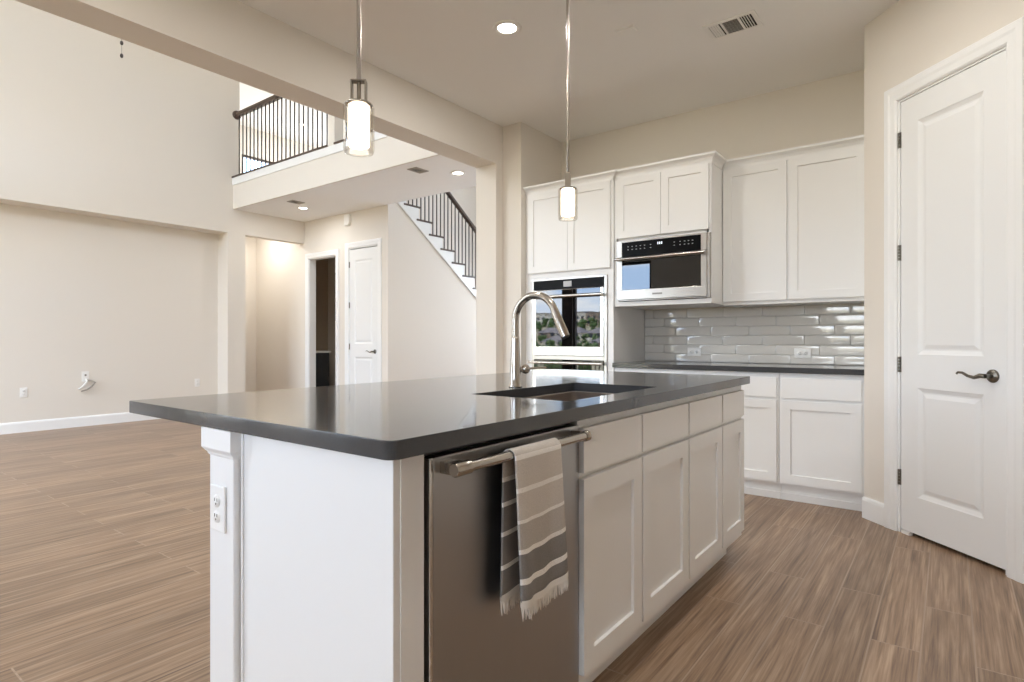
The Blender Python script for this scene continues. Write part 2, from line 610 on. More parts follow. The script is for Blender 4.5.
# baseboards
def baseboard(name, pts):
    """profiled board along straight runs: list of (p, q, outward normal)"""
    mb = MB()
    for p, q, n in pts:
        p, q, n = Vector((*p, 0)), Vector((*q, 0)), Vector((*n, 0)).normalized()
        prof = [(0, 0), (0.016, 0), (0.016, 0.108), (0.012, 0.122), (0.006, 0.13), (0, 0.13)]
        k = len(prof)
        vs = [tuple(e + n * a + Vector((0, 0, b))) for e in (p, q) for a, b in prof]
        fs = [tuple(range(k)), tuple(range(2 * k - 1, k - 1, -1))] + [(i, i + k, (i + 1) % k + k, (i + 1) % k) for i in range(k)]
        mb.add(vs, fs)
    return struct(name, mb, 'trim')


baseboard('baseboard_living', [((-8.82, -2.2), (-8.82, 4.32), (1, 0)), ((-8.82, 4.32), (-8.52, 4.32), (0, -1)), ((-8.52, 4.304), (-8.52, 4.59), (1, 0))])
baseboard('baseboard_hall', [((-10.02, 5.6), (-8.49, 5.6), (0, -1)), ((-10.02, 4.59), (-10.02, 5.6), (1, 0)), ((-6.59, 5.6), (-6.444, 5.6), (0, -1)), ((-6.46, 5.584), (-6.46, 9.5), (1, 0))])
baseboard('baseboard_pier', [((-3.5, 4.09), (-3.265, 4.09), (0, -1)), ((-3.265, 4.074), (-3.265, 4.19), (1, 0)), ((-3.265, 4.19), (-3.06, 4.19), (0, -1)), ((-3.5, 4.074), (-3.5, 9.5), (-1, 0))])
baseboard('baseboard_east', [((2.0, -2.2), (2.0, 2.85), (-1, 0))])

# pantry corner: diagonal wall with the tall two-panel door
PC = Vector((-0.425, 4.195, 0))
PT = Matrix.Translation(PC) @ Matrix.Rotation(R(-45), 4, 'Z')
struct('wall_pantry', wall_holes('x', 0, 1.9, 0, 0.12, 0, 3.05, [(0.265, 0.908, 0, 2.475)], T=PT), 'wall')
struct('wall_pantry_return', MB().box(-0.425, -0.30, 4.20, 4.87, 0, 3.05), 'wall')
struct('wall_pantry_front', MB().box(0.87, 2.0, 2.852, 2.95, 0, 3.05), 'wall')


def casing(name, x0, x1, zt, w, T, jamb=0.12, jd=0.0):
    """door casing round an opening x0..x1 up to zt on a face looking to -y in T, plus the jamb lining"""
    mb = MB(T)
    prof = [(0, 0), (0, -0.010), (0.010, -0.016), (w * 0.45, -0.017), (w * 0.62, -0.021), (w - 0.006, -0.021), (w, -0.014), (w, 0)]
    pts = []
    for off, dp in prof:
        pts.append([(x0 - off, dp, 0), (x0 - off, dp, zt + off), (x1 + off, dp, zt + off), (x1 + off, dp, 0)])
    vs, fs = [p for r in pts for p in r], []
    for i in range(len(prof) - 1):
        for k in range(3):
            fs.append((i * 4 + k, (i + 1) * 4 + k, (i + 1) * 4 + k + 1, i * 4 + k + 1))
    mb.add(vs, fs)
    mb.box(x0 - 0.004, x0 + 0.012, -0.001, jamb, 0, zt).box(x1 - 0.012, x1 + 0.004, -0.001, jamb, 0, zt).box(x0, x1, -0.001, jamb, zt - 0.012, zt + 0.004)
    return struct(name, mb, 'trim')


casing('trim_2', 0.265, 0.908, 2.475, 0.088, PT)
pbase = MB(PT)
for a, b in ((0.0, 0.176), (0.997, 1.9)):
    pbase.prism([(0, 0), (-0.016, 0), (-0.016, 0.108), (-0.012, 0.122), (-0.006, 0.13), (0, 0.13)], a, b, 'x')
struct('baseboard_pantry', pbase, 'trim')

DOORPROF = [(0, 0), (0.006, 0.004), (0.022, 0.011), (0.030, 0.011), (0.052, 0.004)]


def lever(parent, x, z, y, T, m, flip=1):
    h = obj('lever_handle', MB(T).lathe([(0.0, -0.012), (0.026, -0.011), (0.032, -0.004), (0.032, 0.0)], n=28, T=Matrix.Translation((x, y, z)) @ Matrix.Rotation(R(-90), 4, 'X'))
            .tube([(x, y, z), (x, y - 0.045, z)], 0.011, 14), m, parent)
    pts = [(x, y - 0.045, z), (x - flip * 0.02, y - 0.050, z + 0.001), (x - flip * 0.05, y - 0.050, z - 0.010), (x - flip * 0.085, y - 0.049, z - 0.004),
           (x - flip * 0.115, y - 0.048, z + 0.010), (x - flip * 0.14, y - 0.047, z + 0.011), (x - flip * 0.15, y - 0.046, z + 0.004)]
    obj('lever', MB(T).tube(pts, [0.011, 0.0115, 0.009, 0.0075, 0.0065, 0.006, 0.005], 12), m, h)
    return h


def hinge(parent, x, z, y, T, m='nickel'):
    mb = MB(T).box(x - 0.009, x + 0.010, y - 0.004, y + 0.001, z - 0.045, z + 0.045)
    for k in range(5):
        mb.tube([(x, y - 0.006, z - 0.045 + k * 0.018 + 0.001), (x, y - 0.006, z - 0.045 + k * 0.018 + 0.017)], 0.0065, 10)
    return obj('hinge', mb, m, parent)


DT = PT @ Matrix.Translation((0.280, 0.004, 0.022))
d1 = struct_root('door_1', tuple(PT @ Vector((0.585, 0.02, 0))), R(-45))
obj('door_leaf', MB().leaf(0.613, 2.438, 0.035, [(0.114, 0.503, 0.998, 2.295), (0.112, 0.503, 0.205, 0.812)], DOORPROF, T=DT), 'door', d1)
for hz in (2.245, 1.600, 0.960, 0.315):
    hinge(d1, 0.2725, hz, 0.004, PT)
lever(d1, 0.830, 0.927, 0.004, PT, 'nickel')
obj('strike_plate', MB(PT).box(0.8965, 0.9, -0.0008, 0.003, 0.89, 0.965), 'nickel', d1)
obj('door_stop', MB(PT).box(0.29, 0.345, -0.004, 0.02, 0.0, 0.018), 'white', d1)

# hall doors
FT = Matrix.Translation((0, 5.6, 0))
casing('trim_3', -8.395, -7.676, 2.43, 0.085, FT)
casing('trim_4', -7.352, -6.678, 2.50, 0.085, FT)
d2 = struct_root('door_2', (-7.015, 5.62, 0))
obj('door_leaf', MB().leaf(0.646, 2.46, 0.035, [(0.115, 0.531, 1.03, 2.30), (0.115, 0.531, 0.20, 0.83)], DOORPROF, T=FT @ Matrix.Translation((-7.338, 0.004, 0.015))), 'door', d2)
for hz in (2.25, 1.63, 1.0, 0.3):
    hinge(d2, -7.343, hz, 0.004, FT)
lever(d2, -6.75, 0.93, 0.004, FT, 'nickel')


# windows
def window(name, x0, x1, z0, z1, y, vert=0, axis='x', sill=True):
    r = struct_root(name, ((x0 + x1) / 2, y, z0) if axis == 'x' else (y, (x0 + x1) / 2, z0))
    fr = MB()
    w = 0.05

    def bx(a, b, t0, t1, c, d, mb):
        return mb.box(a, b, y + t0, y + t1, c, d) if axis == 'x' else mb.box(y + t0, y + t1, a, b, c, d)
    bx(x0, x0 + w, 0, 0.08, z0, z1, fr)
    bx(x1 - w, x1, 0, 0.08, z0, z1, fr)
    bx(x0 + w, x1 - w, 0, 0.08, z0, z0 + w, fr)
    bx(x0 + w, x1 - w, 0, 0.08, z1 - w, z1, fr)
    f = obj('window_frame', fr, 'iron', r)
    obj('pane', bx(x0 + w, x1 - w, 0.035, 0.041, z0 + w, z1 - w, MB()), 'pane', f)
    return r


for i, (a, b, c, d) in enumerate(WIN):
    window('window_%d' % (i + 1), a, b, c, d, -2.32)
    portal('sky_portal', ((a + b) / 2, -2.36, (c + d) / 2), (R(90), 0, 0), b - a, d - c)
for i, (a, b, c, d) in enumerate(ADDED_NWIN):
    window('window_%d' % (i + 6), a, b, c, d, 9.53)
    portal('sky_portal', ((a + b) / 2, 9.66, (c + d) / 2), (R(-90), 0, 0), b - a, d - c)
for i, (a, b, c, d) in enumerate(ADDED_CWIN):
    window('window_%d' % (i + 9), a, b, c, d, -3.40, axis='y')
    portal('sky_portal', (-3.25, (a + b) / 2, (c + d) / 2), (R(90), 0, R(90)), b - a, d - c)
for i, (a, b, c, d) in enumerate(LWIN):
    window('window_%d' % (i + 11), a, b, c, d, -12.6, axis='y')
    portal('sky_portal', (-12.66, (a + b) / 2, (c + d) / 2), (R(90), 0, R(-90)), b - a, d - c)


# ------------------------------------------------------------------ cabinets
SHAKER = [(0, 0), (0.001, 0.0095), (0.002, 0.010)]


def shaker(mb, x0, x1, z0, z1, T, t=0.019, fr=0.058):
    """door in an x-z plane; face at y=0 of T, body to +y"""
    mb.leaf(x1 - x0, z1 - z0, t, [(fr, x1 - x0 - fr, fr, z1 - z0 - fr)], SHAKER, T=T @ Matrix.Translation((x0, 0, z0)))
    return mb


def slab(mb, x0, x1, z0, z1, T, t=0.019):
    return mb.box(x0, x1, 0, t, z0, z1, T=T)


def crown(mb, x0, x1, yf, yb, z, prof=((0, 0), (0.006, 0), (0.010, 0.022), (0.020, 0.040), (0.036, 0.052), (0.042, 0.056), (0.042, 0.072), (0, 0.072)), left=True, right=True, ybr=None):
    vs, fs = [], []
    for o, h in prof:
        vs += [(x0 - (o if left else 0), yb, z + h), (x0 - (o if left else 0), yf - o, z + h), (x1 + (o if right else 0), yf - o, z + h), (x1 + (o if right else 0), ybr or yb, z + h)]
    for i in range(len(prof) - 1):
        for k in range(3):
            a = i * 4 + k
            fs.append((a, a + 1, a + 5, a + 4))
    e = (len(prof) - 1) * 4
    fs.append((e, e + 1, e + 2, e + 3))
    return mb.add(vs, fs)


YB = 4.868
# tall oven cabinet
TALL = (-3.056, -2.182)
YT = 4.262
tc_ = thing('oven_cabinet', 'tall white cabinet housing the wall ovens, two shaker doors on top', 'cabinet', (-2.605, 4.56, 0))
cmb = MB()
cmb.box(TALL[0], TALL[0] + 0.02, YT, YB, 0.0, 2.41).box(TALL[1] - 0.02, TALL[1], YT, YB, 0.0, 2.41)
cmb.box(TALL[0], TALL[1], YB - 0.012, YB, 0, 2.41).box(TALL[0], TALL[1], YT + .021, YB, 2.388, 2.409).box(TALL[0] + .02, TALL[1] - .02, YT + .021, YB, 1.648, 1.668).box(TALL[0] + .02, TALL[1] - .02, YT + .021, YB, 0.21, 0.23)
cmb.box(TALL[0] + .02, -2.981, YT, YT + 0.02, 0.1, 2.41).box(-2.239, TALL[1] - .02, YT, YT + 0.02, 0.1, 2.41).box(-2.981, -2.239, YT, YT + 0.02, 1.632, 1.70).box(-2.981, -2.239, YT, YT + 0.02, 2.385, 2.41)
cmb.box(TALL[0] + .02, TALL[1] - .02, YT + .075, YT + .09, 0, 0.1)
obj('body', cmb, 'cab', tc_)
DTT = Matrix.Translation((0, YT - 0.019, 0))
obj('door', shaker(MB(), -3.022, -2.609, 1.692, 2.398, DTT), 'cab', tc_, 0.0012)
obj('door', shaker(MB(), -2.605, -2.206, 1.692, 2.398, DTT), 'cab', tc_, 0.0012)
obj('drawer', shaker(MB(), -3.022, -2.206, 0.115, 0.245, DTT, fr=0.035), 'cab', tc_, 0.0012)
obj('crown_moulding', crown(MB(), TALL[0], TALL[1], YT, YB, 2.398, left=False, ybr=4.234), 'cab', tc_)

# cabinet above and around the microwave
MC = (-2.180, -1.395)
YM = 4.278
mc_ = thing('microwave_cabinet', 'deep white wall cabinet with two doors above the built-in microwave', 'cabinet', (-1.79, 4.57, 1.372))
cmb = MB()
cmb.box(MC[0], MC[0] + 0.02, YM, YB, 1.372, 2.41).box(MC[1] - 0.02, MC[1], YM, YB, 1.372, 2.41).box(MC[0] + .02, MC[1] - .02, YM, YB, 1.372, 1.408).box(MC[0] + .02, MC[1] - .02, YM + .021, YB, 1.897, 1.917).box(MC[0] + .02, MC[1] - .02, YM + .021, YB, 2.388, 2.409).box(MC[0], MC[1], YB - .012, YB, 1.40, 2.4)
cmb.box(MC[0] + .02, MC[0] + 0.035, YM, YM + .02, 1.408, 2.41).box(MC[1] - 0.035, MC[1] - .02, YM, YM + .02, 1.408, 2.41).box(MC[0] + .02, MC[1] - .02, YM, YM + .02, 1.8895, 1.93).box(MC[0] + .02, MC[1] - .02, YM, YM + .02, 2.385, 2.41)
obj('body', cmb, 'cab', mc_)
MTT = Matrix.Translation((0, YM - 0.019, 0))
obj('door', shaker(MB(), -2.150, -1.782, 1.917, 2.398, MTT), 'cab', mc_, 0.0012)
obj('door', shaker(MB(), -1.778, -1.412, 1.917, 2.398, MTT), 'cab', mc_, 0.0012)
obj('crown_moulding', crown(MB(), MC[0], MC[1], YM, YB, 2.398, left=False, ybr=4.50), 'cab', mc_)

# right-hand wall cabinet over the counter
UC = (-1.393, -0.428)
YU = 4.545
uc_ = thing('upper_cabinet', 'shallow white wall cabinet with two tall doors above the tiled backsplash', 'cabinet', (-0.91, 4.70, 1.365))
obj('body', MB().box(UC[0], UC[1], YU, YB, 1.365, 2.41), 'cab', uc_, 0.0012)
UTT = Matrix.Translation((0, YU - 0.019, 0))
obj('door', shaker(MB(), -1.388, -0.940, 1.392, 2.398, UTT), 'cab', uc_, 0.0012)
obj('door', shaker(MB(), -0.925, -0.446, 1.392, 2.398, UTT), 'cab', uc_, 0.0012)
obj('crown_moulding', crown(MB(), UC[0], UC[1], YU, YB, 2.398, left=False, right=False), 'cab', uc_)

# base cabinets under the back counter
YC = 4.274


def base_cab(label, x0, x1, fronts):
    r = thing('base_cabinet', label, 'cabinet', ((x0 + x1) / 2, 4.56, 0), group='base cabinets under the back counter')
    obj('body', MB().box(x0, x1, YC, YB, 0.115, 0.876).box(x0, x1, YC + 0.06, YC + 0.075, 0, 0.115), 'cab', r, 0.001)
    T = Matrix.Translation((0, YC - 0.019, 0))
    for a, b in fronts:
        obj('door', shaker(MB(), a, b, 0.132, 0.690, T), 'cab', r, 0.0012)
        obj('drawer', slab(MB(), a, b, 0.707, 0.843, T), 'cab', r, 0.002)
    obj('toe_board', MB().box(x0, x1, YC + 0.048, YC + 0.06, 0, 0.05), 'cab', r, 0.003)
    return r


base_cab('white base cabinet with drawer and door beside the pantry corner', -0.932, -0.428, [(-0.917, -0.446)])
base_cab('white base cabinet with drawer and door, partly hidden by the island end', -1.432, -0.934, [(-1.417, -0.948)])
base_cab('white base cabinet with drawers, behind the island next to the oven cabinet', -2.180, -1.434, [(-2.165, -1.81), (-1.804, -1.449)])
bc = obj('back_countertop', MB().box(-2.180, -0.428, 4.236, 4.862, 0.8785, 0.915), 'quartz', bevel=0.002)
tag(bc, 'dark grey quartz counter along the back wall below the tiles', 'countertop')

# backsplash of pillowed glazed tiles
bs = thing('backsplash', 'glossy grey subway tile backsplash behind the back counter', 'backsplash', (-1.30, 4.866, 0.916))
obj('grout', MB().box(-2.180, -0.428, 4.860, 4.869, 0.916, 1.3645), 'grout', bs)
tb = MB()
rng = random.Random(3)
TL, TH, G = 0.304, 0.0762, 0.0016
PILLOW = [(0, 0.006), (0.001, 0.0026), (0.004, 0.0012), (0.011, 0.0004), (0.021, 0)]
zt = 1.364
row = 0
while zt > 0.917:
    zb = max(0.917, zt - TH + G)
    x = -1.488 + 0.1015 * (row % 3)
    while x > -2.179:
        x -= TL
    while x < -0.429:
        a, b = max(x + G / 2, -2.179), min(x + TL - G / 2, -0.429)
        if b - a > 0.03:
            tilt = Matrix.Translation(((a + b) / 2, 4.852, (zt + zb) / 2)) @ Matrix.Rotation(R(rng.uniform(-0.35, 0.35)), 4, 'Z') @ Matrix.Rotation(R(rng.uniform(-0.3, 0.3)), 4, 'X')
            tb.rings(a - (a + b) / 2, b - (a + b) / 2, zb - (zt + zb) / 2, zt - (zt + zb) / 2, 0, PILLOW, T=tilt, smooth=True)
        x += TL
    zt -= TH
    row += 1
obj('tiles', tb, 'tile', bs)


# ------------------------------------------------------------------ outlets and small wall plates
def outlet(name, label, loc, rz, kind='duplex', rot=0, group=None, cat='outlet'):
    r = thing(name, label, cat, loc, rz, group)
    S = Matrix.Rotation(R(rot), 4, 'Y')
    obj('cover_plate', MB(S).box(-0.036, 0.036, -0.006, 0, -0.058, 0.058), 'white', r, 0.003, local=True)
    for s in (-1, 1):
        rec = obj('receptacle', MB(S).lathe([(0, -0.003), (0.0155, -0.003), (0.0165, 0)], n=20, T=Matrix.Translation((0, -0.006, s * 0.0195)) @ Matrix.Rotation(R(-90), 4, 'X')), 'white', r, local=True)
        sl = MB(S)
        for dx in (-0.006, 0.006):
            sl.box(dx - 0.0012, dx + 0.0012, -0.0098, -0.0085, s * 0.0195 - 0.001, s * 0.0195 + 0.007)
        sl.box(-0.002, 0.002, -0.0098, -0.0085, s * 0.0195 - 0.0095, s * 0.0195 - 0.005)
        obj('slots', sl, 'slot', rec, local=True)
    return r


outlet('wall_outlet', 'white sideways outlet on the backsplash nearest the oven cabinet', (-1.727, 4.8515, 1.0), 0, rot=90, group='outlets on the backsplash')
outlet('wall_outlet', 'white sideways outlet on the backsplash toward the pantry corner', (-0.893, 4.8515, 1.0), 0, rot=90, group='outlets on the backsplash')
outlet('wall_outlet', 'white duplex outlet on the living room wall, left of the cable plate', (-8.819, 2.02, 0.475), R(90), group='outlets on the living room wall')
outlet('wall_outlet', 'white duplex outlet on the living room wall, right of the cable plate', (-8.819, 4.02, 0.475), R(90), group='outlets on the living room wall')

# living room wall: media plate with loose cable
tvp = thing('cable_plate', 'white media plate with loose cables poking out of the living room wall', 'wall plate', (-8.819, 2.64, 0.60), R(90))
obj('cover_plate', MB().box(-0.04, 0.04, -0.008, 0, -0.03, 0.10), 'white', tvp, 0.003, local=True)
obj('socket', MB().box(-0.010, 0.010, -0.011, -0.008, 0.04, 0.062), 'slot', tvp, local=True)
obj('cable', MB().tube([(0.005, -0.005, 0.0), (0.01, -0.03, -0.03), (-0.02, -0.06, -0.06), (-0.06, -0.07, -0.10), (-0.09, -0.06, -0.12)], 0.011, 8), 'white', tvp, local=True)
obj('cable', MB().tube([(0.01, -0.005, -0.01), (0.05, -0.04, -0.02), (0.09, -0.06, -0.045), (0.05, -0.07, -0.09), (0.0, -0.06, -0.13), (-0.06, -0.05, -0.15)], 0.010, 8), 'vent', tvp, local=True)

ch = thing('door_chime', 'small white chime box high on the wall above the closed hall door', 'door chime', (-7.35, 5.599, 2.85))
obj('cover', MB().box(-0.07, 0.045, -0.045, 0, 0, 0.17), 'white', ch, 0.006, local=True)
obj('side_grille', MB().box(0.045, 0.058, -0.04, 0, 0.03, 0.15), 'ceil', ch, local=True)


# ------------------------------------------------------------------ built-in appliances
# microwave
mw = thing('microwave_oven', 'stainless built-in microwave with black control strip and bar handle', 'microwave', (-1.775, 4.26, 1.412))
ym = 4.243
obj('housing', MB().box(-2.135, -1.44, ym + 0.025, 4.70, 1.415, 1.888), 'black', mw)
obj('trim_frame', MB().box(-2.142, -2.098, ym, ym + 0.034, 1.760, 1.890).box(-1.462, -1.418, ym, ym + 0.034, 1.760, 1.890).box(-2.098, -1.462, ym, ym + 0.034, 1.877, 1.890).box(-2.142, -1.418, ym + 0.012, ym + 0.034, 1.412, 1.42).box(-1.418, -1.398, ym + 0.006, ym + 0.034, 1.412, 1.890), 'steel', mw, 0.002)
cp = obj('control_panel', MB().box(-2.098, -1.462, ym + 0.002, ym + 0.03, 1.762, 1.877), 'panelblack', mw)
dg = MB()
for k, x in enumerate((-1.795, -1.780, -1.765)):
    dg.box(x - 0.004, x + 0.004, ym + 0.0012, ym + 0.002, 1.838, 1.856)
obj('clock_digits', dg, 'digits', cp)
M['icons'] = mat('panel_icons', (150, 150, 150), 0.5, emit=(190, 190, 190), estr=0.25)
for r_ in range(2):
    for x in (-2.045, -2.010, -1.975, -1.94, -1.905, -1.855, -1.665, -1.62, -1.585, -1.555, -1.525):
        obj('touch_key', MB().box(x - 0.005, x + 0.005, ym + 0.0014, ym + 0.002, 1.815 + r_ * 0.024, 1.8195 + r_ * 0.024), 'icons', cp)
dr = obj('door', MB().box(-2.142, -1.418, ym, ym + 0.03, 1.422, 1.498).box(-2.142, -2.098, ym, ym + 0.03, 1.498, 1.755).box(-1.462, -1.418, ym, ym + 0.03, 1.498, 1.755).box(-2.098, -1.462, ym, ym + 0.03, 1.733, 1.755), 'steel', mw, 0.002)
obj('window', MB().box(-2.098, -1.462, ym + 0.002, ym + 0.026, 1.498, 1.733), 'blackglass', dr)
hd = MB().tube([(-2.145, ym - 0.032, 1.742), (-1.428, ym - 0.032, 1.742)], 0.0105, 16)
for x in (-2.118, -1.452):
    hd.tube([(x, ym, 1.742), (x, ym - 0.03, 1.742)], 0.008, 10)
obj('handle', hd, 'chrome', dr)
M['badge'] = mat('badge_grey', (120, 116, 110), 0.4, 0.6)
obj('badge', MB().box(-1.84, -1.76, ym - 0.001, ym, 1.452, 1.466), 'badge', dr)

# double wall oven
wo = thing('double_oven', 'stainless double wall oven whose black glass mirrors the view outside', 'oven', (-2.61, 4.26, 0.30))
yo = 4.240
obj('housing', MB().box(-2.96, -2.25, yo + 0.025, 4.80, 0.30, 1.63), 'black', wo)
obj('side_trim', MB().box(-2.984, -2.957, yo + 0.008, yo + 0.03, 0.27, 1.634), 'steel', wo, 0.002)
obj('side_trim', MB().box(-2.262, -2.236, yo + 0.008, yo + 0.03, 0.27, 1.634), 'steel', wo, 0.002)
obj('trim_rail', MB().box(-2.957, -2.262, yo + 0.002, yo + 0.03, 1.620, 1.634), 'steel', wo)
obj('control_panel', MB().box(-2.957, -2.262, yo, yo + 0.03, 1.540, 1.619), 'panelblack', wo)
obj('clock_display', MB().box(-2.645, -2.565, yo - 0.0015, yo, 1.556, 1.603), 'icons', wo)


def oven_door(z0, z1, g0, g1, hz):
    d = obj('door', MB().box(-2.957, -2.262, yo, yo + 0.028, z0, g0).box(-2.957, -2.934, yo, yo + 0.028, g0, z1).box(-2.292, -2.262, yo, yo + 0.028, g0, z1).box(-2.934, -2.292, yo, yo + 0.028, g1, z1), 'steel_o', wo, 0.002)
    obj('window', MB().box(-2.934, -2.292, yo + 0.001, yo + 0.026, g0, g1), 'blackglass', d)
    h = MB().tube([(-2.985, yo - 0.045, hz), (-2.252, yo - 0.045, hz)], 0.0125, 16)
    for x in (-2.95, -2.285):
        h.tube([(x, yo, hz), (x, yo - 0.043, hz)], 0.009, 10)
    obj('handle', h, 'chrome', d)
    return d


M['steel_o'] = brushed('oven_steel', (205, 202, 197), 0.24, (3, 3, 260), 0.08)
oven_door(0.966, 1.536, 1.044, 1.532, 1.475)
oven_door(0.320, 0.845, 0.40, 0.785, 0.905)
obj('vent_strip', MB().box(-2.957, -2.262, yo + 0.004, yo + 0.028, 0.849, 0.930), 'blackglass', wo)
obj('trim_rail', MB().box(-2.957, -2.262, yo + 0.006, yo + 0.028, 0.932, 0.962), 'steel', wo)

# ------------------------------------------------------------------ island
IX0, IX1, IY0, IY1 = -2.002, -0.813, 0.710, 3.097
CT = 0.8785
XF = -0.845        # cabinet face frames; doors stand proud of it
isl = thing('kitchen_island', 'white island end panel, back panel and trimmed corner post', 'kitchen island', (-1.18, 1.90, 0))
obj('end_panel', MB().box(-1.395, XF, 0.745, 0.763, 0, CT - .001), 'cab', isl, 0.0015)
obj('filler_stile', MB().box(-0.865, XF + 0.002, 0.763, 0.824, 0, CT - .001), 'cab', isl)
obj('back_panel', MB().box(-1.50, -1.485, 0.80, 3.02, 0, CT - .001), 'cab', isl)
obj('far_panel', MB().box(-1.395, XF, 3.035, 3.053, 0.112, CT - .001).box(-1.395, XF - 0.075, 3.035, 3.053, 0.0, 0.112), 'cab', isl)


def post(y0, y1, sgn):
    p = obj('corner_post', MB().box(-1.522, -1.402, y0, y1, 0, CT - .001), 'cab', isl, 0.003)
    # capital: flared block with a cove under it
    x0, x1 = -1.522, -1.402
    vs, fs = [], []
    prof = [(0.0, 0.806), (0.004, 0.809), (0.006, 0.814), (0.012, 0.818), (0.021, 0.826), (0.021, 0.877)]
    for o, h in prof:
        k = o
        vs += [(x0 - k, y0 - k * 0.55, h), (x1 + k * 0.35, y0 - k * 0.55, h), (x1 + k * 0.35, y1 + k * 0.55, h), (x0 - k, y1 + k * 0.55, h)]
    for i in range(len(prof) - 1):
        for k in range(4):
            a0, a1 = i * 4 + k, i * 4 + (k + 1) % 4
            fs.append((a0, a1, a1 + 4, a0 + 4))
    e = (len(prof) - 1) * 4
    fs.append((e, e + 1, e + 2, e + 3))
    obj('capital', MB().add(vs, fs), 'cab', p)
    b = MB()
    b.box(x0 - 0.012, x1 + 0.005, y0 - 0.010, y1 + 0.002, 0, 0.11)
    obj('plinth', b, 'cab', p, 0.003)


post(0.725, 0.815, 1)
post(2.985, 3.07, -1)
obj('panel_bead', MB().box(-1.398, -1.388, 0.7405, 0.745, 0, CT - 0.001), 'cab', isl, 0.003)
outlet('island_outlet', 'white duplex outlet on the corner post of the island', (-1.470, 0.7245, 0.677), 0)

# sink base and the base cabinet beside it
IT = Matrix.Translation((XF + 0.021, 0, 0)) @ Matrix.Rotation(R(90), 4, 'Z')   # local x -> +Y, local y -> -X (into the cabinet)


def island_cab(name, label, y0, y1, fronts):
    r = thing(name, label, 'cabinet', (-1.15, (y0 + y1) / 2, 0))
    b = MB().box(XF - 0.02, XF, y0, y1, 0.112, CT - .001)
    b.box(-1.48, XF - 0.02, y0, y0 + 0.016, 0.112, CT - .001).box(-1.48, XF - 0.02, y1 - 0.016, y1, 0.112, CT - .001)
    b.box(-1.48, XF - 0.02, y0 + .016, y1 - .016, 0.112, 0.13)
    b.box(XF - 0.09, XF - 0.075, y0, y1, 0, 0.112)
    obj('body', b, 'cab', r)
    for a, c in fronts:
        obj('door', shaker(MB(), a, c, 0.150, 0.706, IT, fr=0.06), 'cab', r, 0.0012)
        obj('drawer', slab(MB(), a, c, 0.722, 0.850, IT), 'cab', r, 0.002)
    return r


island_cab('sink_base_cabinet', 'white island cabinet with two doors under the sink, beside the dishwasher', 1.427, 2.258, [(1.430, 1.815), (1.828, 2.250)])
island_cab('island_cabinet', 'white island cabinet with two doors at the far end of the island', 2.260, 3.034, [(2.266, 2.674), (2.690, 3.026)])

# worktop with the sink cut-out
SX0, SX1, SY0, SY1 = -1.310, -0.922, 1.502, 2.182


def rrect(x0, x1, y0, y1, r, n=6):
    pts = []
    rs = r if isinstance(r, tuple) else (r,) * 4
    for sx, sy, a0, r in ((1, 0, -90, rs[0]), (1, 1, 0, rs[1]), (0, 1, 90, rs[2]), (0, 0, 180, rs[3])):
        cx = x1 - r if sx else x0 + r
        cy = y1 - r if sy else y0 + r
        for k in range(n + 1):
            t = R(a0 + 90 * k / n)
            pts.append((cx + r * math.cos(t), cy + r * math.sin(t)))
    return pts


outer = rrect(IX0, IX1, IY0, IY1, (0.022, 0.008, 0.008, 0.008))
inner = rrect(SX0, SX1, SY0, SY1, 0.008)
n = len(outer)
vs = [(x, y, z) for z in (0.8785, 0.915) for ring in (outer, inner) for x, y in ring]
fs = []
for k in range(n):
    j = (k + 1) % n
    fs.append((2 * n + k, 2 * n + j, 3 * n + j, 3 * n + k))      # top
    fs.append((j, k, n + k, n + j))                              # underside
    fs.append((k, j, 2 * n + j, 2 * n + k))                      # outer edge
    fs.append((n + j, n + k, 3 * n + k, 3 * n + j))              # cut-out edge
ct = obj('island_countertop', MB().add(vs, fs), 'quartz', bevel=0.002)
tag(ct, 'dark grey quartz worktop of the kitchen island with a cut-out sink', 'countertop')

# undermount sink
sk = thing('sink', 'stainless undermount sink set into the island worktop', 'sink', (-1.115, 1.84, 0.66))
prof = [(0.012, 0.8755), (-0.003, 0.8755), (0.002, 0.70), (0.03, 0.672), (0.12, 0.668)]
rs = []
for ins, z in prof:
    rr = rrect(SX0 + ins, SX1 - ins, SY0 + ins, SY1 - ins, max(0.02, 0.03 - ins * 0.1))
    rs += [(x, y, z) for x, y in rr]
fs = []
for i in range(len(prof) - 1):
    for k in range(n):
        j = (k + 1) % n
        fs.append((i * n + k, i * n + j, (i + 1) * n + j, (i + 1) * n + k))
fs.append(tuple((len(prof) - 1) * n + k for k in range(n)))
sb = obj('basin', MB().add(rs, fs, True), 'sink', sk)
sb.modifiers.new('solid', 'SOLIDIFY').thickness = 0.0015
obj('drain', MB().lathe([(0.0, 0.6735), (0.035, 0.6735), (0.045, 0.6705), (0.045, 0.668)], (-1.115, 1.84, 0), 24), 'chrome', sk)

